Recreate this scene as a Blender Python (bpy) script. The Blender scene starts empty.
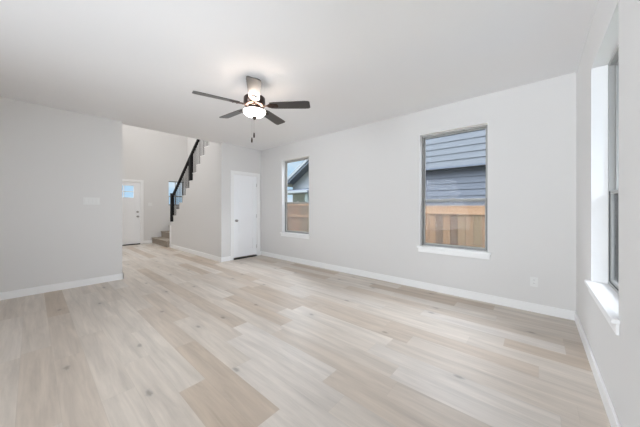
import bpy, bmesh, math, random
from mathutils import Vector, Matrix
random.seed(7)
SC = bpy.context.scene
COL = SC.collection
PI = math.pi
R = math.radians

# ------------------------------------------------------------------ camera
FPX, YAW, HOR, CAMH = 249.36, 0.7139, 207.48, 1.2487
cam = bpy.data.cameras.new('camera')
cam.sensor_fit = 'HORIZONTAL'; cam.sensor_width = 36.0
cam.lens = FPX / 640 * 36
cam.shift_y = -(213.5 - HOR) / 640
cam.clip_start = 0.05; cam.clip_end = 300
camo = bpy.data.objects.new('camera', cam)
camo.location = (0, 0, CAMH); camo.rotation_euler = (PI / 2, 0, YAW)
COL.objects.link(camo); SC.camera = camo

# ------------------------------------------------------------------ world: pale blue sky with soft clouds
w = bpy.data.worlds.new('sky'); SC.world = w; w.use_nodes = True
n = w.node_tree.nodes; l = w.node_tree.links; n.clear()
tc = n.new('ShaderNodeTexCoord'); mp = n.new('ShaderNodeMapping'); mp.inputs['Scale'].default_value = (1, 1, 2.4)
no = n.new('ShaderNodeTexNoise'); no.inputs['Scale'].default_value = 3.2; no.inputs['Detail'].default_value = 6
cr = n.new('ShaderNodeValToRGB')
cr.color_ramp.elements[0].position = 0.46; cr.color_ramp.elements[0].color = (0.50, 0.74, 0.96, 1)
cr.color_ramp.elements[1].position = 0.64; cr.color_ramp.elements[1].color = (0.90, 0.94, 0.98, 1)
bg = n.new('ShaderNodeBackground'); bg.inputs['Strength'].default_value = 1.0
sz = n.new('ShaderNodeSeparateXYZ'); zr = n.new('ShaderNodeMapRange'); zr.interpolation_type = 'SMOOTHSTEP'
zr.inputs['From Min'].default_value = 0.30; zr.inputs['From Max'].default_value = 0.75
zr.inputs['To Min'].default_value = 1.0; zr.inputs['To Max'].default_value = 24.0
l.new(tc.outputs['Generated'], sz.inputs[0]); l.new(sz.outputs['Z'], zr.inputs['Value']); l.new(zr.outputs[0], bg.inputs['Strength'])
ou = n.new('ShaderNodeOutputWorld')
l.new(tc.outputs['Generated'], mp.inputs['Vector']); l.new(mp.outputs[0], no.inputs['Vector'])
l.new(no.outputs['Fac'], cr.inputs[0]); zc = n.new('ShaderNodeMapRange'); zc.inputs['From Min'].default_value = 0.30; zc.inputs['From Max'].default_value = 0.6
l.new(sz.outputs['Z'], zc.inputs['Value'])
zm = n.new('ShaderNodeMix'); zm.data_type = 'RGBA'; zm.inputs['B'].default_value = (0.74, 0.80, 0.88, 1)
l.new(zc.outputs[0], zm.inputs['Factor']); l.new(cr.outputs[0], zm.inputs['A']); l.new(zm.outputs['Result'], bg.inputs['Color']); l.new(bg.outputs[0], ou.inputs[0])


def area(name, loc, rot, sx, sy, power, col):
    d = bpy.data.lights.new(name, 'AREA'); d.shape = 'RECTANGLE'; d.size = sx; d.size_y = sy
    d.energy = power; d.color = col
    o = bpy.data.objects.new(name, d); o.location = loc; o.rotation_euler = rot; COL.objects.link(o)
    return o


# added cool fill in front of the solid rear wall (behind the camera)
area('rear_fill', (-3.3, -4.0, 1.40), (R(100), 0, R(-29)), 2.4, 2.3, 98, (0.86, 0.93, 1.0)).data.spread = R(88)
# added fill beside the camera, aimed at the closet door
area('side_fill', (0.30, -0.2, 1.5), (R(90), 0, R(60)), 1.4, 1.7, 36, (0.86, 0.93, 1.0)).data.spread = R(70)
# added fill high in the entry, brightening the front door wall
area('entry_fill', (-5.75, 1.2, 4.3), (R(68), 0, R(90)), 2.6, 1.4, 70, (0.98, 0.97, 0.95))
# added fill above the front door, shining into the room; no window there
area('entry_high_fill', (-10.1, 2.0, 4.75), (R(62), 0, R(-90)), 1.8, 1.1, 62, (0.97, 0.97, 0.97))
# added weak fill panels under the ceiling behind the camera, no fixtures
for i, (x, y) in enumerate([(-2.1, -2.6), (-0.7, -2.6)]):
    area('rear_ceiling_fill', (x, y, 2.70), (0, 0, 0), 0.5, 0.5, 2, (1.0, 0.93, 0.84))

vs = SC.view_settings
SC.display_settings.display_device = 'sRGB'
vs.view_transform = 'Standard'; vs.look = 'None'; vs.exposure = -0.02; vs.gamma = 1.0; vs.use_curve_mapping = False
SC.cycles.use_denoising = True
SC.cycles.max_bounces = 12; SC.cycles.diffuse_bounces = 8; SC.cycles.transparent_max_bounces = 16
SC.cycles.sample_clamp_indirect = 8


# ------------------------------------------------------------------ materials
def mat(name, col, rough=0.6, metal=0.0, spec=0.5, bump=None, var=None, coat=0.0, emis=None):
    m = bpy.data.materials.new(name); m.use_nodes = True
    t = m.node_tree; b = t.nodes['Principled BSDF']
    b.inputs['Base Color'].default_value = (*col, 1); b.inputs['Roughness'].default_value = rough
    b.inputs['Metallic'].default_value = metal; b.inputs['Specular IOR Level'].default_value = spec
    b.inputs['Coat Weight'].default_value = coat
    tc = t.nodes.new('ShaderNodeTexCoord')
    if bump:
        nz = t.nodes.new('ShaderNodeTexNoise'); nz.inputs['Scale'].default_value = bump[0]; nz.inputs['Detail'].default_value = 4
        bp = t.nodes.new('ShaderNodeBump'); bp.inputs['Strength'].default_value = bump[1]; bp.inputs['Distance'].default_value = 0.01
        t.links.new(tc.outputs['Object'], nz.inputs['Vector']); t.links.new(nz.outputs['Fac'], bp.inputs['Height'])
        t.links.new(bp.outputs[0], b.inputs['Normal'])
    if var:
        nz = t.nodes.new('ShaderNodeTexNoise'); nz.inputs['Scale'].default_value = var[0]; nz.inputs['Detail'].default_value = 3
        mx = t.nodes.new('ShaderNodeMix'); mx.data_type = 'RGBA'
        mx.inputs['A'].default_value = (*col, 1); mx.inputs['B'].default_value = (*var[1], 1)
        t.links.new(tc.outputs['Object'], nz.inputs['Vector']); t.links.new(nz.outputs['Fac'], mx.inputs['Factor'])
        t.links.new(mx.outputs['Result'], b.inputs['Base Color'])
    if emis:
        b.inputs['Emission Color'].default_value = (*emis[0], 1); b.inputs['Emission Strength'].default_value = emis[1]
    return m


M = {}
M['wall'] = mat('wall_paint', (0.70, 0.69, 0.68), 0.65, bump=(220, 0.12), spec=0.3)
M['ceiling'] = mat('ceiling_paint', (0.88, 0.88, 0.89), 0.8, bump=(160, 0.15), spec=0.2)
M['trim'] = mat('white_trim', (0.86, 0.86, 0.86), 0.35, bump=(60, 0.02))
M['return'] = mat('white_return_paint', (0.86, 0.86, 0.86), 0.5, bump=(60, 0.02))
M['door'] = mat('white_door_paint', (0.89, 0.90, 0.92), 0.35, bump=(80, 0.02))
M['frame'] = mat('clay_window_frame', (0.36, 0.36, 0.35), 0.45, bump=(90, 0.03))
M['gasket'] = mat('dark_gasket', (0.06, 0.065, 0.07), 0.6, bump=(90, 0.03))
M['black'] = mat('black_iron', (0.008, 0.008, 0.009), 0.55, bump=(70, 0.05), spec=0.25)
M['carpet'] = mat('taupe_carpet', (0.44, 0.39, 0.33), 0.95, bump=(300, 0.8), var=(120, (0.30, 0.26, 0.22)), spec=0.1)
M['nickel'] = mat('satin_nickel', (0.42, 0.41, 0.40), 0.35, metal=1.0, bump=(90, 0.02))
M['plate'] = mat('white_plastic', (0.76, 0.76, 0.75), 0.35, bump=(90, 0.01))
M['bronze'] = mat('dark_bronze', (0.055, 0.035, 0.028), 0.28, metal=0.85, bump=(60, 0.03), coat=0.3)
M['blade'] = mat('espresso_blade', (0.018, 0.016, 0.016), 0.36, bump=(40, 0.04), var=(14, (0.030, 0.026, 0.025)), spec=0.8, coat=0.4)
M['blade'].node_tree.nodes['Principled BSDF'].inputs['Coat Roughness'].default_value = 0.38
M['bowl'] = mat('frosted_glass_bowl', (0.95, 0.93, 0.9), 0.3, emis=((1.0, 0.95, 0.90), 15.0), bump=(30, 0.05))
M['roof'] = mat('grey_shingles', (0.064, 0.069, 0.076), 0.9, bump=(30, 0.6), var=(20, (0.098, 0.098, 0.105)))
M['soffit'] = mat('slate_soffit', (0.056, 0.067, 0.087), 0.8, bump=(30, 0.1))
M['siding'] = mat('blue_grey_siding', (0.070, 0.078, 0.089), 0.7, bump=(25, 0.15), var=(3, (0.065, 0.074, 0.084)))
M['siding_low'] = mat('blue_grey_siding_shaded', (0.059, 0.068, 0.084), 0.7, bump=(25, 0.15), var=(3, (0.054, 0.062, 0.079)))  # darker copy of the siding; shade below the jut put into the colour
M['siding_pale'] = mat('pale_siding', (0.176, 0.189, 0.196), 0.7, bump=(25, 0.15), var=(3, (0.160, 0.172, 0.180)))
M['fascia'] = mat('pale_fascia', (0.134, 0.147, 0.159), 0.6, bump=(25, 0.1))
M['corner'] = mat('sage_trim', (0.092, 0.113, 0.110), 0.6, bump=(25, 0.1))
M['ground'] = mat('lawn_ground', (0.13, 0.15, 0.07), 0.95, bump=(8, 0.5), var=(2, (0.22, 0.19, 0.12)))


def glass(name, tint=1.0):
    m = bpy.data.materials.new(name); m.use_nodes = True; t = m.node_tree; t.nodes.clear()
    o = t.nodes.new('ShaderNodeOutputMaterial'); mx = t.nodes.new('ShaderNodeMixShader')
    tr = t.nodes.new('ShaderNodeBsdfTransparent'); tr.inputs[0].default_value = (tint, tint, tint, 1)
    gl = t.nodes.new('ShaderNodeBsdfGlossy'); gl.inputs['Roughness'].default_value = 0.02
    fr = t.nodes.new('ShaderNodeFresnel'); fr.inputs['IOR'].default_value = 1.10
    t.links.new(fr.outputs[0], mx.inputs[0]); t.links.new(tr.outputs[0], mx.inputs[1]); t.links.new(gl.outputs[0], mx.inputs[2])
    t.links.new(mx.outputs[0], o.inputs[0])
    return m


M['glass'] = glass('window_glass', 0.97)


def frosted():
    m = bpy.data.materials.new('door_lite_glass'); m.use_nodes = True; t = m.node_tree
    b = t.nodes['Principled BSDF']; b.inputs['Base Color'].default_value = (0.9, 0.95, 1, 1)
    b.inputs['Roughness'].default_value = 0.1; b.inputs['Transmission Weight'].default_value = 1.0
    b.inputs['IOR'].default_value = 1.1
    return m


def screen():
    m = bpy.data.materials.new('insect_screen'); m.use_nodes = True; t = m.node_tree; t.nodes.clear()
    o = t.nodes.new('ShaderNodeOutputMaterial'); mx = t.nodes.new('ShaderNodeMixShader')
    tr = t.nodes.new('ShaderNodeBsdfTransparent'); df = t.nodes.new('ShaderNodeBsdfDiffuse')
    df.inputs[0].default_value = (0.42, 0.42, 0.43, 1)
    lw = t.nodes.new('ShaderNodeLayerWeight'); lw.inputs[0].default_value = 0.35
    mr = t.nodes.new('ShaderNodeMapRange'); mr.inputs['To Min'].default_value = 0.13; mr.inputs['To Max'].default_value = 0.97
    t.links.new(lw.outputs['Facing'], mr.inputs['Value']); t.links.new(mr.outputs[0], mx.inputs[0])
    t.links.new(tr.outputs[0], mx.inputs[1]); t.links.new(df.outputs[0], mx.inputs[2]); t.links.new(mx.outputs[0], o.inputs[0])
    return m


M['screen'] = screen()


def nodes_util(t):
    def N(kind, **kw):
        x = t.nodes.new(kind)
        for k, v in kw.items(): setattr(x, k, v)
        return x

    def math_(op, a, b=None, c=None):
        x = N('ShaderNodeMath', operation=op)
        for i, v in enumerate((a, b, c)):
            if v is None: continue
            if isinstance(v, (int, float)): x.inputs[i].default_value = v
            else: t.links.new(v, x.inputs[i])
        return x.outputs[0]
    return N, math_


def plank_floor():
    m = bpy.data.materials.new('oak_planks'); m.use_nodes = True; t = m.node_tree
    b = t.nodes['Principled BSDF']; L = t.links.new
    N, F = nodes_util(t)
    g = N('ShaderNodeNewGeometry'); s = N('ShaderNodeSeparateXYZ'); L(g.outputs['Position'], s.inputs[0])
    PW, PL = 0.178, 1.22
    yy = F('DIVIDE', F('ADD', s.outputs['Y'], 20.0), PW); row = F('FLOOR', yy)
    wn = N('ShaderNodeTexWhiteNoise', noise_dimensions='1D'); L(row, wn.inputs['W'])
    xx = F('ADD', F('DIVIDE', F('ADD', s.outputs['X'], 30.0), PL), wn.outputs['Value']); colm = F('FLOOR', xx)
    cv = N('ShaderNodeCombineXYZ'); L(row, cv.inputs[0]); L(colm, cv.inputs[1])
    w2 = N('ShaderNodeTexWhiteNoise', noise_dimensions='3D'); L(cv.outputs[0], w2.inputs['Vector'])
    # plank tone
    cr = N('ShaderNodeValToRGB'); L(w2.outputs['Value'], cr.inputs[0])
    e = cr.color_ramp.elements
    e[0].position = 0.0; e[0].color = (0.465, 0.38, 0.30, 1)
    e[1].position = 1.0; e[1].color = (0.62, 0.57, 0.52, 1)
    for p, c in ((0.15, (0.50, 0.415, 0.335)), (0.35, (0.56, 0.495, 0.43)), (0.7, (0.60, 0.54, 0.475))):
        q = e.new(p); q.color = (*c, 1)
    # grain, offset per plank
    gv = N('ShaderNodeCombineXYZ')
    L(F('MULTIPLY', s.outputs['X'], 0.9), gv.inputs[0]); L(F('MULTIPLY', s.outputs['Y'], 9.0), gv.inputs[1])
    L(F('MULTIPLY', w2.outputs['Value'], 37.0), gv.inputs[2])
    gn = N('ShaderNodeTexNoise'); gn.inputs['Scale'].default_value = 1.6; gn.inputs['Detail'].default_value = 7
    gn.inputs['Roughness'].default_value = 0.6; gn.inputs['Distortion'].default_value = 0.5; L(gv.outputs[0], gn.inputs['Vector'])
    g2 = N('ShaderNodeCombineXYZ')
    L(F('MULTIPLY', s.outputs['X'], 3.0), g2.inputs[0]); L(F('MULTIPLY', s.outputs['Y'], 70.0), g2.inputs[1]); L(w2.outputs['Value'], g2.inputs[2])
    gf = N('ShaderNodeTexNoise'); gf.inputs['Scale'].default_value = 1.0; gf.inputs['Detail'].default_value = 4; L(g2.outputs[0], gf.inputs['Vector'])
    gsum = F('ADD', F('MULTIPLY', F('SUBTRACT', gn.outputs['Fac'], 0.5), 0.75), F('MULTIPLY', F('SUBTRACT', gf.outputs['Fac'], 0.5), 0.16))
    gain = F('ADD', 1.0, gsum)
    # knots
    kv = N('ShaderNodeCombineXYZ')
    L(F('MULTIPLY', s.outputs['X'], 1.0), kv.inputs[0]); L(F('MULTIPLY', s.outputs['Y'], 2.0), kv.inputs[1])
    vo = N('ShaderNodeTexVoronoi', voronoi_dimensions='2D'); vo.inputs['Scale'].default_value = 1.25; L(kv.outputs[0], vo.inputs['Vector'])
    kn = N('ShaderNodeTexNoise'); kn.inputs['Scale'].default_value = 30; L(g.outputs['Position'], kn.inputs['Vector'])
    kd = F('ADD', vo.outputs['Distance'], F('MULTIPLY', F('SUBTRACT', kn.outputs['Fac'], 0.5), 0.05))
    km = N('ShaderNodeMapRange', interpolation_type='SMOOTHSTEP'); L(kd, km.inputs['Value'])
    km.inputs['From Min'].default_value = 0.012; km.inputs['From Max'].default_value = 0.065
    km.inputs['To Min'].default_value = 1.0; km.inputs['To Max'].default_value = 0.0
    sc_ = N('ShaderNodeSeparateColor'); L(vo.outputs['Color'], sc_.inputs[0])
    kmask = F('MULTIPLY', F('MULTIPLY', km.outputs[0], F('GREATER_THAN', sc_.outputs[0], 0.45)), 0.38)
    # soft darker halo around knots
    kh = N('ShaderNodeMapRange', interpolation_type='SMOOTHSTEP'); L(kd, kh.inputs['Value'])
    kh.inputs['From Min'].default_value = 0.02; kh.inputs['From Max'].default_value = 0.22
    kh.inputs['To Min'].default_value = 1.0; kh.inputs['To Max'].default_value = 0.0
    khm = F('MULTIPLY', F('MULTIPLY', kh.outputs[0], F('GREATER_THAN', sc_.outputs[0], 0.45)), 0.08)
    # seams
    fy = F('FRACT', yy); fx = F('FRACT', xx)
    sy = F('LESS_THAN', F('MINIMUM', fy, F('SUBTRACT', 1.0, fy)), 0.006)
    sx = F('LESS_THAN', F('MINIMUM', fx, F('SUBTRACT', 1.0, fx)), 0.0009)
    seam = F('MULTIPLY', F('MAXIMUM', sy, sx), 0.10)
    fac = F('MULTIPLY', gain, F('MULTIPLY', F('SUBTRACT', 1.0, kmask), F('MULTIPLY', F('SUBTRACT', 1.0, khm), F('SUBTRACT', 1.0, seam))))
    mx = N('ShaderNodeVectorMath', operation='SCALE'); L(cr.outputs[0], mx.inputs[0]); L(fac, mx.inputs['Scale'])
    L(mx.outputs[0], b.inputs['Base Color'])
    b.inputs['Roughness'].default_value = 0.40; b.inputs['Specular IOR Level'].default_value = 0.45
    bp = N('ShaderNodeBump'); bp.inputs['Strength'].default_value = 0.12; bp.inputs['Distance'].default_value = 0.004
    L(F('SUBTRACT', gf.outputs['Fac'], seam), bp.inputs['Height']); L(bp.outputs[0], b.inputs['Normal'])
    return m


M['floor'] = plank_floor()


def fence_wood():
    m = bpy.data.materials.new('cedar_boards'); m.use_nodes = True; t = m.node_tree
    b = t.nodes['Principled BSDF']; L = t.links.new; N, F = nodes_util(t)
    tc = N('ShaderNodeTexCoord'); s = N('ShaderNodeSeparateXYZ'); L(tc.outputs['Object'], s.inputs[0])
    wn = N('ShaderNodeTexWhiteNoise', noise_dimensions='1D'); L(F('FLOOR', F('DIVIDE', s.outputs['X'], 0.145)), wn.inputs['W'])
    cr = N('ShaderNodeValToRGB'); L(wn.outputs['Value'], cr.inputs[0]); e = cr.color_ramp.elements
    e[0].color = (0.083, 0.046, 0.023, 1); e[1].color = (0.206, 0.101, 0.041, 1)
    for p, c in ((0.25, (0.144, 0.098, 0.049)), (0.5, (0.188, 0.097, 0.049)), (0.75, (0.168, 0.101, 0.050))):
        q = e.new(p); q.color = (*c, 1)
    gv = N('ShaderNodeCombineXYZ'); L(F('MULTIPLY', s.outputs['X'], 14.0), gv.inputs[0]); L(s.outputs['Z'], gv.inputs[2]); L(wn.outputs['Value'], gv.inputs[1])
    gn = N('ShaderNodeTexNoise'); gn.inputs['Scale'].default_value = 2.5; gn.inputs['Detail'].default_value = 5; L(gv.outputs[0], gn.inputs['Vector'])
    mx = N('ShaderNodeVectorMath', operation='SCALE'); L(cr.outputs[0], mx.inputs[0])
    L(F('ADD', 0.62, F('MULTIPLY', gn.outputs['Fac'], 0.76)), mx.inputs['Scale'])
    L(mx.outputs[0], b.inputs['Base Color']); b.inputs['Roughness'].default_value = 0.85
    return m


M['cedar'] = fence_wood()
M['cedar_rail'] = mat('cedar_rail', (0.267, 0.158, 0.082), 0.85, bump=(20, 0.3), var=(6, (0.235, 0.132, 0.067)))


# ------------------------------------------------------------------ mesh helpers
def bx(bm, x0, x1, y0, y1, z0, z1, bev=0.0, mtx=None):
    sx, sy, sz = x1 - x0, y1 - y0, z1 - z0
    r = bmesh.ops.create_cube(bm, size=1.0)
    vs_ = r['verts']
    bmesh.ops.scale(bm, vec=(sx, sy, sz), verts=vs_)
    bmesh.ops.translate(bm, vec=((x0 + x1) / 2, (y0 + y1) / 2, (z0 + z1) / 2), verts=vs_)
    if bev > 0:
        es = list({e for v in vs_ for e in v.link_edges})
        r2 = bmesh.ops.bevel(bm, geom=es, offset=bev, segments=2, affect='EDGES', profile=0.5)
        vs_ = list({v for f in r2['faces'] for v in f.verts} | {v for v in vs_ if v.is_valid})
    if mtx is not None: bmesh.ops.transform(bm, matrix=mtx, verts=vs_)
    return vs_


def box(*a, **k):
    bm = bmesh.new(); bx(bm, *a, **k); return bm


def lathe(bm, prof, seg=40, c=(0, 0)):
    rings = []
    for r, z in prof:
        if r < 1e-5: rings.append([bm.verts.new((c[0], c[1], z))])
        else: rings.append([bm.verts.new((c[0] + r * math.cos(2 * PI * i / seg), c[1] + r * math.sin(2 * PI * i / seg), z)) for i in range(seg)])
    for a, b in zip(rings, rings[1:]):
        for i in range(seg):
            j = (i + 1) % seg
            if len(a) == 1 and len(b) > 1: bm.faces.new((a[0], b[i], b[j]))
            elif len(b) == 1 and len(a) > 1: bm.faces.new((a[i], b[0], a[j]))
            elif len(a) > 1: bm.faces.new((a[i], b[i], b[j], a[j]))
    return bm


def tube(bm, p, q, r, seg=12):
    p = Vector(p); q = Vector(q); d = q - p
    m = Matrix.Translation((p + q) / 2) @ d.to_track_quat('Z', 'Y').to_matrix().to_4x4()
    bmesh.ops.create_cone(bm, cap_ends=True, segments=seg, radius1=r, radius2=r, depth=d.length, matrix=m)
    return bm


def prism(bm, poly, axis, a, b):
    """poly of 2D points extruded along axis from a to b. axis 'y': poly=(x,z); axis 'x': poly=(y,z); axis 'z': poly=(x,y)."""
    def P(u, v, t):
        return {'y': (u, t, v), 'x': (t, u, v), 'z': (u, v, t)}[axis]
    A = [bm.verts.new(P(u, v, a)) for u, v in poly]; B = [bm.verts.new(P(u, v, b)) for u, v in poly]
    bm.faces.new(A); bm.faces.new(B[::-1]); k = len(poly)
    for i in range(k): bm.faces.new((A[i], B[i], B[(i + 1) % k], A[(i + 1) % k]))
    return bm


def obj(name, bm, m, parent=None, smooth=False, bevel=0.0, loc=None):
    bmesh.ops.recalc_face_normals(bm, faces=bm.faces)
    me = bpy.data.meshes.new(name); bm.to_mesh(me); bm.free()
    o = bpy.data.objects.new(name, me); COL.objects.link(o); me.materials.append(m)
    if smooth:
        for p in me.polygons: p.use_smooth = True
        try: me.set_sharp_from_angle(angle=R(38))
        except Exception: pass
    if bevel > 0:
        md = o.modifiers.new('bevel', 'BEVEL'); md.width = bevel; md.segments = 2; md.limit_method = 'ANGLE'
    if parent: o.parent = parent
    if loc: o.location = loc
    return o


def tag(o, label=None, cat=None, group=None, kind=None):
    for k, v in (('label', label), ('category', cat), ('group', group), ('kind', kind)):
        if v: o[k] = v
    return o


def empty(name, loc=(0, 0, 0), rz=0):
    o = bpy.data.objects.new(name, None); COL.objects.link(o); o.location = loc; o.rotation_euler = (0, 0, rz)
    o.empty_display_size = 0.1
    return o


def struct(name, bm, m, label=None, cat=None, **k):
    return tag(obj(name, bm, m, **k), label, cat, kind='structure')


# ------------------------------------------------------------------ the setting
XR, YB, XL, Y1, Y2, C = 0.336, 3.929, -5.444, 1.028, 2.838, 2.74
XF, T, YREAR, CF = -10.2, 0.16, -4.5, 5.4
YFL = -0.6          # foyer left wall


def wall_cells(axis, pos, pos2, a0, a1, z0, z1, holes):
    """slab pos..pos2 thick, spanning a0..a1 and z0..z1, with rectangular holes (u0,u1,z0,z1)."""
    us = sorted({a0, a1, *[h[0] for h in holes], *[h[1] for h in holes]})
    zs = sorted({z0, z1, *[h[2] for h in holes], *[h[3] for h in holes]})
    bm = bmesh.new()
    for u, v in zip(us, us[1:]):
        for a, b in zip(zs, zs[1:]):
            cu, cz = (u + v) / 2, (a + b) / 2
            if any(h[0] < cu < h[1] and h[2] < cz < h[3] for h in holes): continue
            if axis == 'y': bx(bm, u, v, pos, pos2, a, b)
            else: bx(bm, pos, pos2, u, v, a, b)
    bmesh.ops.remove_doubles(bm, verts=bm.verts, dist=1e-5)
    seen = {}
    for f in bm.faces:
        seen.setdefault(frozenset(v.index for v in f.verts), []).append(f)
    bm.verts.index_update()
    seen = {}
    for f in bm.faces: seen.setdefault(frozenset(v.index for v in f.verts), []).append(f)
    dup = [f for fs in seen.values() if len(fs) > 1 for f in fs]
    bmesh.ops.delete(bm, geom=dup, context='FACES_ONLY')
    return bm


W1 = (-4.618, -3.722); W2 = (-1.360, -0.478); WR = (2.065, 2.955); ZB, ZT, ZM = 0.650, 2.370, 1.355
SW = (3.28, 3.83, 1.32, 2.24)

struct('floor', box(XF - T, XR + T, YREAR - T, YB + T, -0.12, 0), M['floor'], 'pale greige oak plank floor running through the room and entry', 'floor')
bm = bmesh.new(); bx(bm, XL - 0.14, XR + T, YREAR - T, YB + T, C, C + 0.25)
struct('ceiling', bm, M['ceiling'], 'smooth white ceiling over the living room', 'ceiling')
struct('ceiling_entry', box(XF - T, XL - 0.14, YFL - T, YB + T, CF, CF + 0.15), M['ceiling'], 'high ceiling over the two storey entry', 'ceiling')

struct('wall_back', wall_cells('y', YB, YB + T, XF, XR, 0, C, [(*W1, ZB, ZT), (*W2, ZB, ZT)]), M['wall'], 'long light grey wall with two windows', 'wall')
struct('wall_back_upper', box(XF, XL - 0.14, YB, YB + T, C, CF), M['wall'], 'upper light grey wall beside the staircase', 'wall')
struct('wall_right', wall_cells('x', XR, XR + T, YREAR, YB + T, 0, C, [(*WR, ZB, ZT)]), M['wall'], 'light grey wall at the right edge with one window', 'wall')
struct('wall_left', box(XL - 0.14, XL, YREAR, Y1, 0, C), M['wall'], 'light grey wall at the left ending at the entry', 'wall')
struct('wall_left_upper', box(XL - 0.14, XL, YFL, YB, C + 0.25, CF), M['wall'], 'upper wall above the entry opening', 'wall')
D1 = (3.132, 3.812)
struct('wall_closet', wall_cells('x', XL - 0.12, XL, Y2 + 0.1, YB, 0, C, [(D1[0], D1[1], -0.001, 2.055)]), M['wall'], 'light grey wall holding the white closet door', 'wall')
struct('wall_closet_rear', box(XL - 1.0, XL - 0.95, Y2 + 0.1, YB, 0, 1.55), M['wall'], 'wall at the rear of the closet', 'wall')
struct('wall_rear', box(XL - 0.14, XR + T, YREAR - T, YREAR, 0, C), M['wall'], 'rear wall of the room', 'wall')
struct('wall_entry', wall_cells('x', XF - T, XF, YFL, YB + T, 0, CF, [SW, (1.51, 2.425, -0.001, 2.10)]), M['wall'], 'tall grey wall holding the front door', 'wall')
struct('wall_entry_side', box(XF, XL - 0.14, YFL - T, YFL, 0, CF), M['wall'], 'side wall of the entry', 'wall')

# sawtooth wall that closes the side of the stair
RISE, RUN = 0.1968, 0.2355
XE14 = -6.055


def tread_end(k): return XE14 + (k - 14) * RUN      # x where tread k meets riser k+1


NT = 17
XW0 = -8.70
poly = [(XL, 0), (XW0, 0), (XW0, 4 * RISE)]
for k in range(4, NT):
    poly += [(tread_end(k), k * RISE), (tread_end(k), (k + 1) * RISE)]
poly = [p for p in poly if p[0] <= XL]
poly += [(XL, poly[-1][1])]
bm = bmesh.new(); prism(bm, poly, 'y', Y2, Y2 + 0.1)
struct('wall_stair', bm, M['wall'], 'light grey wall under the staircase with stepped top edge', 'wall')

# baseboards
BH, BT = 0.105, 0.014


def base(name, runs, label):
    bm = bmesh.new()
    for (x0, x1, y0, y1) in runs:
        bx(bm, x0, x1, y0, y1, 0.0, BH, bev=0.003)
    return struct(name, bm, M['trim'], label, 'baseboard')


base('baseboard_back', [(XL, XR, YB - BT, YB)], 'white baseboard under the two windows')
base('baseboard_right', [(XR - BT, XR, YREAR, YB - BT)], 'white baseboard along the right wall')
base('baseboard_left', [(XL, XL + BT, YREAR, Y1 + BT), (XL - 0.14, XL + BT, Y1, Y1 + BT)], 'white baseboard of the left wall')
base('baseboard_closet', [(XL, XL + BT, Y2 - BT, D1[0] - 0.075), (XL, XL + BT, D1[1] + 0.068, YB - BT)], 'short white baseboard beside the closet door')
base('baseboard_stair', [(XW0 - BT, XL + BT, Y2 - BT, Y2), (XW0 - BT, XW0, Y2, Y2 + 0.1)], 'white baseboard under the staircase')
base('baseboard_entry', [(XF, XF + BT, 2.51, 2.745), (XF, XF + BT, YFL, 1.43)], 'white baseboard beside the front door')


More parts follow.
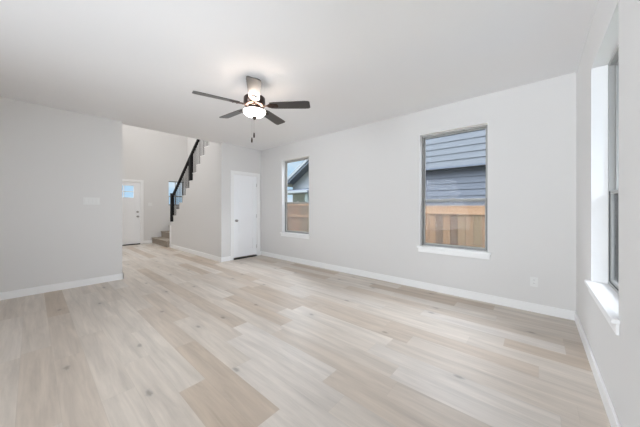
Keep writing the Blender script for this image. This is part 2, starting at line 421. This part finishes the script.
# ------------------------------------------------------------------ windows
def window(name, loc, rz, wd, hgt, label, meet, stool=True, grid=False):
    """local: x along wall, y outward, z up; origin bottom centre of the opening on the inner wall face."""
    root = empty(name, loc, rz); tag(root, label, 'window', kind='structure')
    h = wd / 2
    f = 0.024; y0, y1 = 0.090, 0.150

    def ring(bm, x0, x1, z0, z1, wx, wz, ya, yb, bev=0.003):
        bx(bm, x0, x0 + wx, ya, yb, z0, z1, bev); bx(bm, x1 - wx, x1, ya, yb, z0, z1, bev)
        bx(bm, x0 + wx, x1 - wx, ya, yb, z0, z0 + wz, bev); bx(bm, x0 + wx, x1 - wx, ya, yb, z1 - wz, z1, bev)
    bm = bmesh.new(); ring(bm, -h, h, 0, hgt, f, f, y0, y1)
    # inner tracks of the jambs
    for s in (-1, 1):
        bx(bm, *(sorted((s * (h - f), s * (h - f - 0.006)))), y0 + 0.028, y0 + 0.033, f, hgt - f)
    obj('window_frame', bm, M['frame'], root)
    bm = bmesh.new(); s_ = 0.018
    ring(bm, -h + f, h - f, meet - 0.02, hgt - f, s_, s_, y0 + 0.034, y0 + 0.054)
    up = obj('upper_sash', bm, M['frame'], root)
    obj('pane', box(-h + f + s_ - .004, h - f - s_ + .004, y0 + 0.043, y0 + 0.046, meet, hgt - f - s_ + .004), M['glass'], up)
    bm = bmesh.new(); ring(bm, -h + f, h - f, f, meet + 0.02, s_ + .004, s_ + .006, y0 + 0.008, y0 + 0.032)
    lo = obj('lower_sash', bm, M['frame'], root)
    obj('pane', box(-h + f + s_, h - f - s_, y0 + 0.018, y0 + 0.021, f + s_, meet), M['glass'], lo)
    bm = bmesh.new(); bx(bm, -0.03, 0.03, y0 - 0.004, y0 + 0.02, meet + 0.02, meet + 0.032, .003)
    bx(bm, -0.006, 0.03, y0 - 0.012, y0 + 0.004, meet + 0.024, meet + 0.032, .002)
    obj('sash_lock', bm, M['frame'], lo)
    if not grid:
        bm = bmesh.new(); bx(bm, -h + f, h - f, y1 - 0.004, y1 - 0.002, f, meet)
        obj('insect_screen', bm, M['screen'], root)
    if grid:
        bm = bmesh.new()
        bx(bm, -0.011, 0.011, y0 + 0.04, y0 + 0.06, f, hgt - f); bx(bm, -h + f, h - f, y0 + 0.04, y0 + 0.06, meet - .011, meet + .011)
        obj('grille', bm, M['frame'], root)
    # dark glazing gasket lines
    bm = bmesh.new()
    for s in (-1, 1):
        bx(bm, *(sorted((s * (h - f + 0.001), s * (h - f - 0.005)))), y0 + 0.002, y0 + 0.008, f, meet + 0.02)
    bx(bm, -h + f, h - f, y0 + 0.002, y0 + 0.008, f - 0.002, f + 0.003)
    obj('gasket', bm, M['gasket'], root)
    if stool:
        bm = bmesh.new()
        bx(bm, -h - 0.035, h + 0.035, -0.035, 0.0, -0.022, 0.004, .004)
        bx(bm, -h + 0.001, h - 0.001, -0.002, y0, -0.0, 0.004)
        bx(bm, -h - 0.02, h + 0.02, -0.013, 0.0, -0.085, -0.022, .003)
        obj('window_sill', bm, M['trim'], root)
    # white painted drywall return
    bm = bmesh.new()
    bx(bm, -h, -h + 0.003, 0.0, y0, 0.004, hgt); bx(bm, h - 0.003, h, 0.0, y0, 0.004, hgt); bx(bm, -h, h, 0.0, y0, hgt - 0.003, hgt)
    obj('window_return', bm, M['return'], root)
    return root


HW = ZT - ZB
window('window_1', ((W1[0] + W1[1]) / 2, YB, ZB), 0, W1[1] - W1[0], HW, 'narrow looking window nearest the closet door, gable roof outside', ZM - ZB)
window('window_2', ((W2[0] + W2[1]) / 2, YB, ZB), 0, W2[1] - W2[0], HW, 'window with blue grey siding and cedar fence outside', ZM - ZB)
window('window_3', (XR, (WR[0] + WR[1]) / 2, ZB), -PI / 2, WR[1] - WR[0], HW, 'window seen edge on in the right wall', ZM - ZB)
window('window_4', (XF, (SW[0] + SW[1]) / 2, SW[2]), PI / 2, SW[1] - SW[0], SW[3] - SW[2], 'small blue lit window behind the stair railing', 0.345, stool=False, grid=True)


# ------------------------------------------------------------------ doors
def casing(bm, x0, x1, z1, wd=0.07, th=0.016):
    """local: x along wall, y outward(away from room), z up."""
    bx(bm, x0 - wd, x0, -th, 0.0, 0, z1 + wd, .004); bx(bm, x1, x1 + wd, -th, 0.0, 0, z1 + wd, .004)
    bx(bm, x0, x1, -th, 0.0, z1, z1 + wd, .004)
    bx(bm, x0 - 0.001, x0 + 0.012, -0.001, 0.10, 0, z1); bx(bm, x1 - 0.012, x1 + 0.001, -0.001, 0.10, 0, z1); bx(bm, x0, x1, -0.001, 0.10, z1 - 0.012, z1)


def slab(wd, z0, z1, panels, th=0.036, y0=0.012, hole=None):
    """door leaf from boards and recessed raised panels (panels: list of x0,x1,z0,z1)."""
    h = wd / 2
    rects = panels + ([hole] if hole else [])
    bm = wall_cells('y', y0, y0 + th, -h, h, z0, z1, [tuple(p) for p in rects])
    for (a, b, c, d) in panels:
        bx(bm, a, b, y0 + 0.012, y0 + th - 0.008, c, d)
        bx(bm, a + 0.03, b - 0.03, y0 + 0.004, y0 + th - 0.004, c + 0.03, d - 0.03, .006)
    return bm


# closet door: local x runs toward -y (rotation +90deg), outward = -x
dw = D1[1] - D1[0] - 0.03
d = empty('door_1', (XL, (D1[0] + D1[1]) / 2, 0), PI / 2); tag(d, 'white three panel closet door left of the narrow window', 'door', kind='structure')
bm = bmesh.new(); casing(bm, -(D1[1] - D1[0]) / 2, (D1[1] - D1[0]) / 2, 2.055); obj('door_casing', bm, M['trim'], d)
pw = dw / 2 - 0.115
leaf = obj('door_leaf', slab(dw, 0.045, 2.04, [(-pw, pw, 1.19, 1.93), (-pw, pw, 0.60, 1.05), (-pw, pw, 0.20, 0.48)]), M['door'], d)
bm = bmesh.new(); kx = -dw / 2 + 0.065
for (r_, ya, yb) in ((0.030, 0.004, 0.013), (0.011, -0.030, 0.006)):
    tube(bm, (kx, ya, 0.93), (kx, yb, 0.93), r_, 24)
bmesh.ops.create_uvsphere(bm, u_segments=20, v_segments=12, radius=0.029, matrix=Matrix.Translation((kx, -0.042, 0.93)) @ Matrix.Diagonal((1, 0.75, 1, 1)))
obj('door_knob', bm, M['nickel'], leaf, smooth=True)
bm = bmesh.new()
for z in (0.25, 1.03, 1.82): bx(bm, dw / 2 - 0.004, dw / 2 + 0.012, 0.004, 0.016, z - 0.045, z + 0.045, .002)
obj('hinge', bm, M['nickel'], d)
obj('threshold_strip', box(-dw / 2, dw / 2, 0.0, 0.05, 0.0, 0.012), M['black'], d)  # black strip paints in the shade of the gap under the door

# front door
fy0, fy1 = 1.51, 2.425; fw = fy1 - fy0 - 0.03
d = empty('door_2', (XF, (fy0 + fy1) / 2, 0), PI / 2); tag(d, 'white front door with four lite glass at the far end of the entry', 'door', kind='structure')
bm = bmesh.new(); casing(bm, -(fy1 - fy0) / 2, (fy1 - fy0) / 2, 2.10, wd=0.08); obj('door_casing', bm, M['trim'], d)
gx = 0.275; gz0, gz1 = 1.57, 1.985
leaf = obj('door_leaf', slab(fw, 0.03, 2.085, [(-0.30, -0.03, 0.25, 1.40), (0.03, 0.30, 0.25, 1.40)], hole=(-gx, gx, gz0, gz1)), M['door'], d)
bm = bmesh.new(); y0 = 0.008
bx(bm, -gx - .02, -gx + .012, y0, y0 + .04, gz0 - .02, gz1 + .02, .004); bx(bm, gx - .012, gx + .02, y0, y0 + .04, gz0 - .02, gz1 + .02, .004)
bx(bm, -gx, gx, y0, y0 + .04, gz0 - .02, gz0 + .012, .004); bx(bm, -gx, gx, y0, y0 + .04, gz1 - .012, gz1 + .02, .004)
bx(bm, -0.011, 0.011, y0, y0 + .04, gz0, gz1); bx(bm, -gx, gx, y0, y0 + .04, (gz0 + gz1) / 2 - .011, (gz0 + gz1) / 2 + .011)
obj('glazing_frame', bm, M['door'], leaf)
obj('pane', box(-gx, gx, y0 + .018, y0 + .022, gz0, gz1), M['glass'], leaf)
kx = fw / 2 - 0.07
for z, r_, kind in ((1.10, 0.030, 'deadbolt'), (0.945, 0.026, 'door_handle')):
    bm = bmesh.new(); tube(bm, (kx, -0.004, z), (kx, 0.013, z), r_ + .004, 24); tube(bm, (kx, -0.05, z), (kx, 0.0, z), 0.011)
    if kind == 'door_handle':
        bmesh.ops.create_uvsphere(bm, u_segments=20, v_segments=12, radius=0.031, matrix=Matrix.Translation((kx, -0.055, z)))
    else: bx(bm, kx - .02, kx + .02, -0.03, -0.018, z - .006, z + .006, .002)
    obj(kind, bm, M['nickel'], leaf, smooth=True)
obj('threshold_strip', box(-fw / 2, fw / 2, -0.02, 0.12, 0.0, 0.028), M['black'], d)

# ------------------------------------------------------------------ staircase
st = empty('staircase', (XW0, Y2 + 0.1, 0)); tag(st, 'taupe carpeted staircase rising behind the stepped wall', 'staircase', kind=None)
ox, oy = XW0, Y2 + 0.1
YS0, YS1 = Y2 + 0.103, YB - 0.003
# lower flight of steps heading away from the room
ly = [2.765, 3.05, 3.30]
for k, y in enumerate(ly):
    bm = bmesh.new()
    xr = XW0 - BT - 0.002 if k < 2 else tread_end(3) + 0.002
    z1 = (k + 1) * RISE
    y1 = YS1
    if k == 0: y1 = ly[1]
    elif k == 1: y1 = ly[2]
    bx(bm, XF + 0.002, xr, y, y1 + (0 if k < 2 else 0), 0.002, z1 - 0.03)
    bx(bm, XF + 0.002, xr, y - 0.025, y1, z1 - 0.03, z1, .010)
    obj('step', bm, M['carpet'], st, loc=None)
for k in range(4, NT):
    xa, xb = tread_end(k - 1), tread_end(k)
    bm = bmesh.new(); z1 = k * RISE
    bx(bm, xa, xb, YS0, YS1, z1 - RISE - (0.10), z1 - 0.03)
    bx(bm, xa - 0.025, xb, YS0, YS1, z1 - 0.03, z1, .010)
    obj('step', bm, M['carpet'], st)
# white caps on the stepped wall
for k in range(4, NT):
    xa, xb = tread_end(k - 1), tread_end(k)
    if k == 4: xa = XW0
    if xb > XL: break
    z1 = k * RISE
    bm = bmesh.new(); bx(bm, xa - (0.02 if k > 4 else 0.0), xb - 0.001, Y2 - 0.006, Y2 + 0.10, z1, z1 + 0.014, .003)
    obj('tread_cap', bm, M['trim'], st)
# the wall end post
bm = bmesh.new(); bx(bm, XW0 - 0.013, XW0 + 0.10, Y2 - 0.008, Y2, BH, 4 * RISE - 0.1); bx(bm, XW0 - 0.013, XW0, Y2, Y2 + 0.1, BH, 4 * RISE - 0.1)
obj('corner_board', bm, M['trim'], st)
for o in [c for c in COL.objects if c.parent == st]:
    o.location = (-ox, -oy, 0)

# railing
ra = empty('stair_railing', (XW0, Y2 + 0.05, 4 * RISE)); tag(ra, 'black iron railing with newels climbing the stepped wall', 'railing')
rx, ry, rzz = XW0, Y2 + 0.05, 4 * RISE
SL = 0.785
RX0, RZ0 = -8.64, 1.615


def rail_z(x): return RZ0 + SL * (x - RX0)


bm = bmesh.new()
prism(bm, [(RX0, RZ0 - 0.055), (XL - 0.16, rail_z(XL - 0.16) - 0.055), (XL - 0.16, rail_z(XL - 0.16) + 0.02), (RX0, RZ0 + 0.02)], 'y', Y2 + 0.025, Y2 + 0.085)
obj('handrail', bm, M['black'], ra, bevel=0.006)
bm = bmesh.new(); bx(bm, -8.725, -8.635, Y2 + 0.012, Y2 + 0.10, 4 * RISE + 0.018, 1.67, .004)
bx(bm, -8.735, -8.625, Y2 + 0.004, Y2 + 0.108, 1.67, 1.695, .005); bx(bm, -8.74, -8.716, Y2 + 0.02, Y2 + 0.10, 0.63, 4 * RISE + 0.02)
obj('newel_post', bm, M['black'], ra)
bm = bmesh.new(); xn = tread_end(9)
bx(bm, xn - 0.075, xn + 0.0, Y2 + 0.012, Y2 + 0.10, 9 * RISE + 0.018, rail_z(xn) - 0.06, .003)
bx(bm, xn - 0.0, xn + 0.035, Y2 + 0.012, Y2 + 0.10, 10 * RISE + 0.018, rail_z(xn) - 0.03, .003)
obj('newel_post', bm, M['black'], ra)
for k in range(4, NT):
    xa, xb = tread_end(k - 1), tread_end(k)
    for fr in (0.20, 0.52, 0.84) if k > 4 else (0.55, 0.85):
        x = xa + fr * RUN
        if x > XL - 0.18 or x < RX0 + 0.03: continue
        if abs(x - xn) < 0.09: continue
        bm = bmesh.new(); s2 = 0.0055
        bx(bm, x - s2, x + s2, Y2 + 0.055 - s2, Y2 + 0.055 + s2, k * RISE + 0.018, rail_z(x) - 0.045)
        obj('baluster', bm, M['black'], ra)
for o in [c for c in COL.objects if c.parent == ra]:
    o.location = (-rx, -ry, -rzz)


# ------------------------------------------------------------------ wall plates
def plate(name, loc, rz, wd, hg, gangs, label, cat, outlet=False):
    r = empty(name, loc, rz); tag(r, label, cat)
    bm = bmesh.new(); bx(bm, -wd / 2, wd / 2, -0.006, 0.0, -hg / 2, hg / 2, .002); obj('cover_plate', bm, M['plate'], r)
    for i in range(gangs):
        cx = (i - (gangs - 1) / 2) * 0.046
        if outlet:
            for s in (-1, 1):
                bm = bmesh.new(); bx(bm, -0.016, 0.016, -0.009, -0.005, s * 0.020 - 0.013, s * 0.020 + 0.013, .002)
                rc = obj('receptacle', bm, M['plate'], r)
                bm = bmesh.new()
                for dx in (-0.006, 0.006): bx(bm, dx - .001, dx + .001, -0.0095, -0.0085, s * 0.020 - .002, s * .020 + .007)
                obj('slot', bm, M['gasket'], rc)
        else:
            bm = bmesh.new(); bx(bm, cx - 0.016, cx + 0.016, -0.010, -0.005, -0.033, 0.033, .002); obj('rocker', bm, M['plate'], r)
    return r


plate('light_switch', (XL, 0.63, 1.352), PI / 2, 0.20, 0.115, 4, 'wide white switch plate on the left wall', 'light switch')
plate('light_switch', (XF, 2.70, 1.36), PI / 2, 0.12, 0.115, 2, 'small white switch plate right of the front door', 'light switch')
plate('wall_outlet', (-0.018, YB, 0.36), 0, 0.072, 0.115, 1, 'white duplex outlet low on the wall right of the large window view', 'outlet', outlet=True)

# ------------------------------------------------------------------ ceiling fan
v = Vector((-math.sin(YAW), math.cos(YAW), 0)); r = Vector((math.cos(YAW), math.sin(YAW), 0))
fc = r * -0.772 + v * 2.94
fan = empty('ceiling_fan', (fc.x, fc.y, C)); tag(fan, 'dark five blade ceiling fan with glowing frosted bowl light', 'ceiling fan')
# local z=0 at ceiling, rotation so that local x = camera right, local y = view depth
fan.rotation_euler = (0, 0, YAW)
bm = bmesh.new(); lathe(bm, [(0, 0), (0.078, 0), (0.080, -0.012), (0.074, -0.030), (0.050, -0.060), (0.026, -0.072), (0, -0.072)]); obj('canopy', bm, M['bronze'], fan, smooth=True)
bm = bmesh.new(); tube(bm, (0, 0, -0.06), (0, 0, -0.20), 0.0135, 20); lathe(bm, [(0.0, -0.165), (0.028, -0.168), (0.034, -0.190), (0.034, -0.20), (0, -0.20)], 24); obj('downrod', bm, M['bronze'], fan, smooth=True)
bm = bmesh.new(); lathe(bm, [(0, -0.178), (0.060, -0.180), (0.108, -0.190), (0.122, -0.205), (0.125, -0.262), (0.112, -0.285), (0.118, -0.292), (0.098, -0.305), (0, -0.305)], 48); obj('motor_housing', bm, M['bronze'], fan, smooth=True)
bm = bmesh.new(); lathe(bm, [(0, -0.305), (0.070, -0.305), (0.072, -0.325), (0.085, -0.330), (0.085, -0.338), (0, -0.338)], 40); obj('switch_housing', bm, M['bronze'], fan, smooth=True)
bm = bmesh.new()
prof = [(0.117, -0.354), (0.126, -0.358), (0.125, -0.373), (0.111, -0.394), (0.082, -0.412), (0.043, -0.422), (0.0, -0.425)]
inner = [(0.0, -0.420), (0.042, -0.417), (0.079, -0.407), (0.106, -0.391), (0.118, -0.372), (0.118, -0.360), (0.117, -0.354)]
lathe(bm, prof, 48); lathe(bm, inner, 48)
bowl = obj('light_bowl', bm, M['bowl'], fan, smooth=True)
bm = bmesh.new(); tube(bm, (0, 0, -0.330), (0, 0, -0.422), 0.006); lathe(bm, [(0, -0.420), (0.028, -0.423), (0.031, -0.432), (0.018, -0.446), (0.008, -0.458), (0, -0.460)], 24); obj('finial', bm, M['bronze'], fan, smooth=True)
AZ = [213, 143, 70, -3, 284]
ZBL = -0.294
for a in AZ:
    pitch = R(-12)
    bm = bmesh.new()
    outl = [(0.185, -0.052), (0.24, -0.060), (0.60, -0.072), (0.640, -0.068), (0.655, -0.052), (0.655, 0.052), (0.640, 0.068), (0.60, 0.072), (0.24, 0.060), (0.185, 0.052)]
    prism(bm, outl, 'z', -0.003, 0.003)
    bmesh.ops.rotate(bm, cent=(0, 0, 0), matrix=Matrix.Rotation(pitch, 3, 'X'), verts=bm.verts)
    bl = obj('blade', bm, M['blade'], fan); bl.location = (0, 0, ZBL); bl.rotation_euler = (0, 0, R(a))
    bm = bmesh.new()
    prism(bm, [(0.175, -0.035), (0.27, -0.030), (0.285, 0.0), (0.27, 0.030), (0.175, 0.035), (0.150, 0.014), (0.150, -0.014)], 'z', -0.009, -0.003)
    bmesh.ops.rotate(bm, cent=(0, 0, 0), matrix=Matrix.Rotation(pitch, 3, 'X'), verts=bm.verts)
    bx(bm, 0.085, 0.165, -0.013, 0.013, -0.008, 0.002, .002)
    for q in (0.20, 0.245):
        for s in (-0.015, 0.015): tube(bm, (q, s, -0.013), (q, s, -0.006), 0.005, 8)
    bi = obj('blade_iron', bm, M['bronze'], bl)
for (dx, zz) in ((0.034, 2.057), (0.010, 2.003)):
    bm = bmesh.new(); top = -0.318; bot = zz + 0.026 - C; PY = -0.150
    tube(bm, (dx, -0.065, top), (dx, PY, -0.334), 0.0012, 6); tube(bm, (dx, PY, -0.334), (dx, PY, bot), 0.0008, 6)
    ch = obj('pull_chain', bm, M['nickel'], fan)
    bm = bmesh.new(); lathe(bm, [(0, bot + 0.004), (0.006, bot), (0.010, bot - 0.03), (0.008, bot - 0.052), (0, bot - 0.056)], 16, c=(dx, PY)); obj('pull_knob', bm, M['bronze'], ch, smooth=True)
pl = bpy.data.lights.new('bowl_bulb', 'POINT'); pl.energy = 1.9; pl.color = (1.0, 0.70, 0.48); pl.shadow_soft_size = 0.03
for dx, dy in ((0.09, 0.0), (-0.045, 0.078), (-0.045, -0.078)):
    o = bpy.data.objects.new('bowl_bulb', pl); o.location = (dx, dy, -0.366); o.parent = fan; COL.objects.link(o)

# ------------------------------------------------------------------ outside
struct('sky_blocker_right', box(XR + T, XR + T + 0.95, YREAR - T, YB + T + 0.4, 2.62, 2.80), M['trim'], 'added white overhang blocking sky above the right hand window', 'sky_blocker')  # unseen overhang, added to cut sky light on the window return
struct('ground', box(-45, 30, YB + T + 0.02, 60, -0.75, -0.55), M['ground'], 'lawn outside the windows', 'ground')


def lap_wall(bm, x0, x1, y, z0, z1, exp=0.178, depth=0.02, back=0.3):
    """horizontal lap siding facing -y."""
    z = z0
    while z < z1 - 1e-4:
        zt = min(z + exp, z1)
        prism(bm, [(y - depth, z), (y - 0.004, zt), (y + back, zt), (y + back, z)], 'x', x0, x1)
        z = zt


ha = empty('neighbor_house', (0, 8.0, -0.55)); tag(ha, 'two storey house with blue grey lap siding outside the right window of the long wall', 'house')
off = lambda o, root: setattr(o, 'location', tuple(-c for c in root.location))
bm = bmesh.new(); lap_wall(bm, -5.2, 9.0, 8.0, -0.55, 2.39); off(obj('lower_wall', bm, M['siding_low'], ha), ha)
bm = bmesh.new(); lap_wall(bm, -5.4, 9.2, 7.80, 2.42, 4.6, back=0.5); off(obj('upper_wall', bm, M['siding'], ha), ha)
bm = bmesh.new(); bx(bm, -5.4, 9.2, 7.775, 8.4, 2.37, 2.42); off(obj('jutting_soffit', bm, M['soffit'], ha), ha)
bm = bmesh.new(); bx(bm, -5.2, 9.0, 8.3, 16, -0.55, 2.37); bx(bm, -5.4, 9.2, 8.3, 16.2, 2.42, 4.6); off(obj('house_body', bm, M['siding'], ha), ha)
bm = bmesh.new(); prism(bm, [(7.55, 4.6), (7.55, 4.72), (12, 6.4), (16.7, 4.72), (16.7, 4.6)], 'x', -5.8, 9.6); off(obj('roof', bm, M['roof'], ha), ha)

hb = empty('neighbor_house', (-12, 13.0, -0.55)); tag(hb, 'pale gabled house beyond the fence outside the narrow left window', 'house')
bm = bmesh.new(); lap_wall(bm, -14.0, -7.0, 13.0, -0.55, 2.9); bx(bm, -14.0, -7.0, 13.3, 22, -0.55, 2.9)
off(obj('wall', bm, M['siding_pale'], hb), hb)
SLB = 0.60; PXB = -10.5


def rake(x): return 2.98 + SLB * (x + 14.4)


bm = bmesh.new(); prism(bm, [(-14.0, 2.9), (-7.0, 2.9), (-7.0, rake(-14.0)), (PXB, rake(PXB) - 0.12), (-14.0, rake(-14.0) - 0.05)], 'y', 13.0, 22)
off(obj('gable_wall', bm, M['siding_pale'], hb), hb)
zp = rake(PXB)
bm = bmesh.new()
prism(bm, [(-14.6, rake(-14.6)), (PXB, zp), (-6.4, rake(-14.6)), (-6.4, rake(-14.6) + 0.12), (PXB, zp + 0.13), (-14.6, rake(-14.6) + 0.12)], 'y', 12.3, 22.5)
off(obj('roof', bm, M['roof'], hb), hb)
bm = bmesh.new(); prism(bm, [(-14.6, rake(-14.6) - 0.14), (PXB, zp - 0.14), (PXB, zp + 0.10), (-14.6, rake(-14.6) + 0.10)], 'y', 12.26, 12.3)
prism(bm, [(-6.4, rake(-14.6) - 0.14), (PXB, zp - 0.14), (PXB, zp + 0.10), (-6.4, rake(-14.6) + 0.10)], 'y', 12.26, 12.3)
off(obj('rake_board', bm, M['fascia'], hb), hb)
bm = bmesh.new(); prism(bm, [(-14.5, rake(-14.5) - 0.02), (PXB, zp - 0.02), (PXB, zp - 0.30), (-13.9, rake(-13.9) - 0.30)], 'y', 12.32, 12.98)
off(obj('soffit', bm, M['soffit'], hb), hb)
bm = bmesh.new(); prism(bm, [(11.9, 2.22), (11.9, 2.40), (12.99, 2.62), (12.99, 2.22)], 'x', -14.4, -11.4)
off(obj('porch_roof', bm, M['soffit'], hb), hb)
bm = bmesh.new(); bx(bm, -14.42, -11.4, 11.87, 11.9, 2.26, 2.42); off(obj('porch_fascia', bm, M['fascia'], hb), hb)
bm = bmesh.new(); bx(bm, -11.75, -11.5, 12.0, 12.25, -0.55, 2.22); off(obj('porch_post', bm, M['corner'], hb), hb)


def fence(x0, x1, y, z0, zt, label, rails):
    root = empty('wooden_fence', (x0, y, z0)); tag(root, label, 'fence', 'cedar fence sections along the side yard')
    bm = bmesh.new(); k = 0; x = 0.0; L = x1 - x0
    while x < L:
        jz = random.uniform(-0.004, 0.004)
        bx(bm, x + 0.002, min(x + 0.143, L), 0.0 + random.uniform(-.002, .002), 0.018, 0.03, zt - z0 - 0.01 + jz); x += 0.145
    obj('board_panel', bm, M['cedar'], root)
    for (a, b, ya, yb) in rails:
        obj('rail', box(0, L, ya, yb, a - z0, b - z0, bev=.003), M['cedar_rail'], root)
    x = 0.05
    while x < L:
        obj('post', box(x, x + 0.09, 0.02, 0.11, 0.0, zt - z0 - 0.05), M['cedar_rail'], root); x += 2.4
    return root


fence(-4.3, 0.9, 5.90, -0.55, 1.262, 'tan cedar fence outside the right window of the long wall', [(1.10, 1.262, -0.022, -0.003), (1.262, 1.285, -0.03, 0.06)])
fence(-11.5, -4.35, 5.90, -0.55, 1.39, 'weathered cedar fence outside the narrow left window', [(1.30, 1.39, -0.03, -0.003), (0.92, 1.00, -0.03, -0.003), (0.0, 0.09, -0.03, -0.003)])
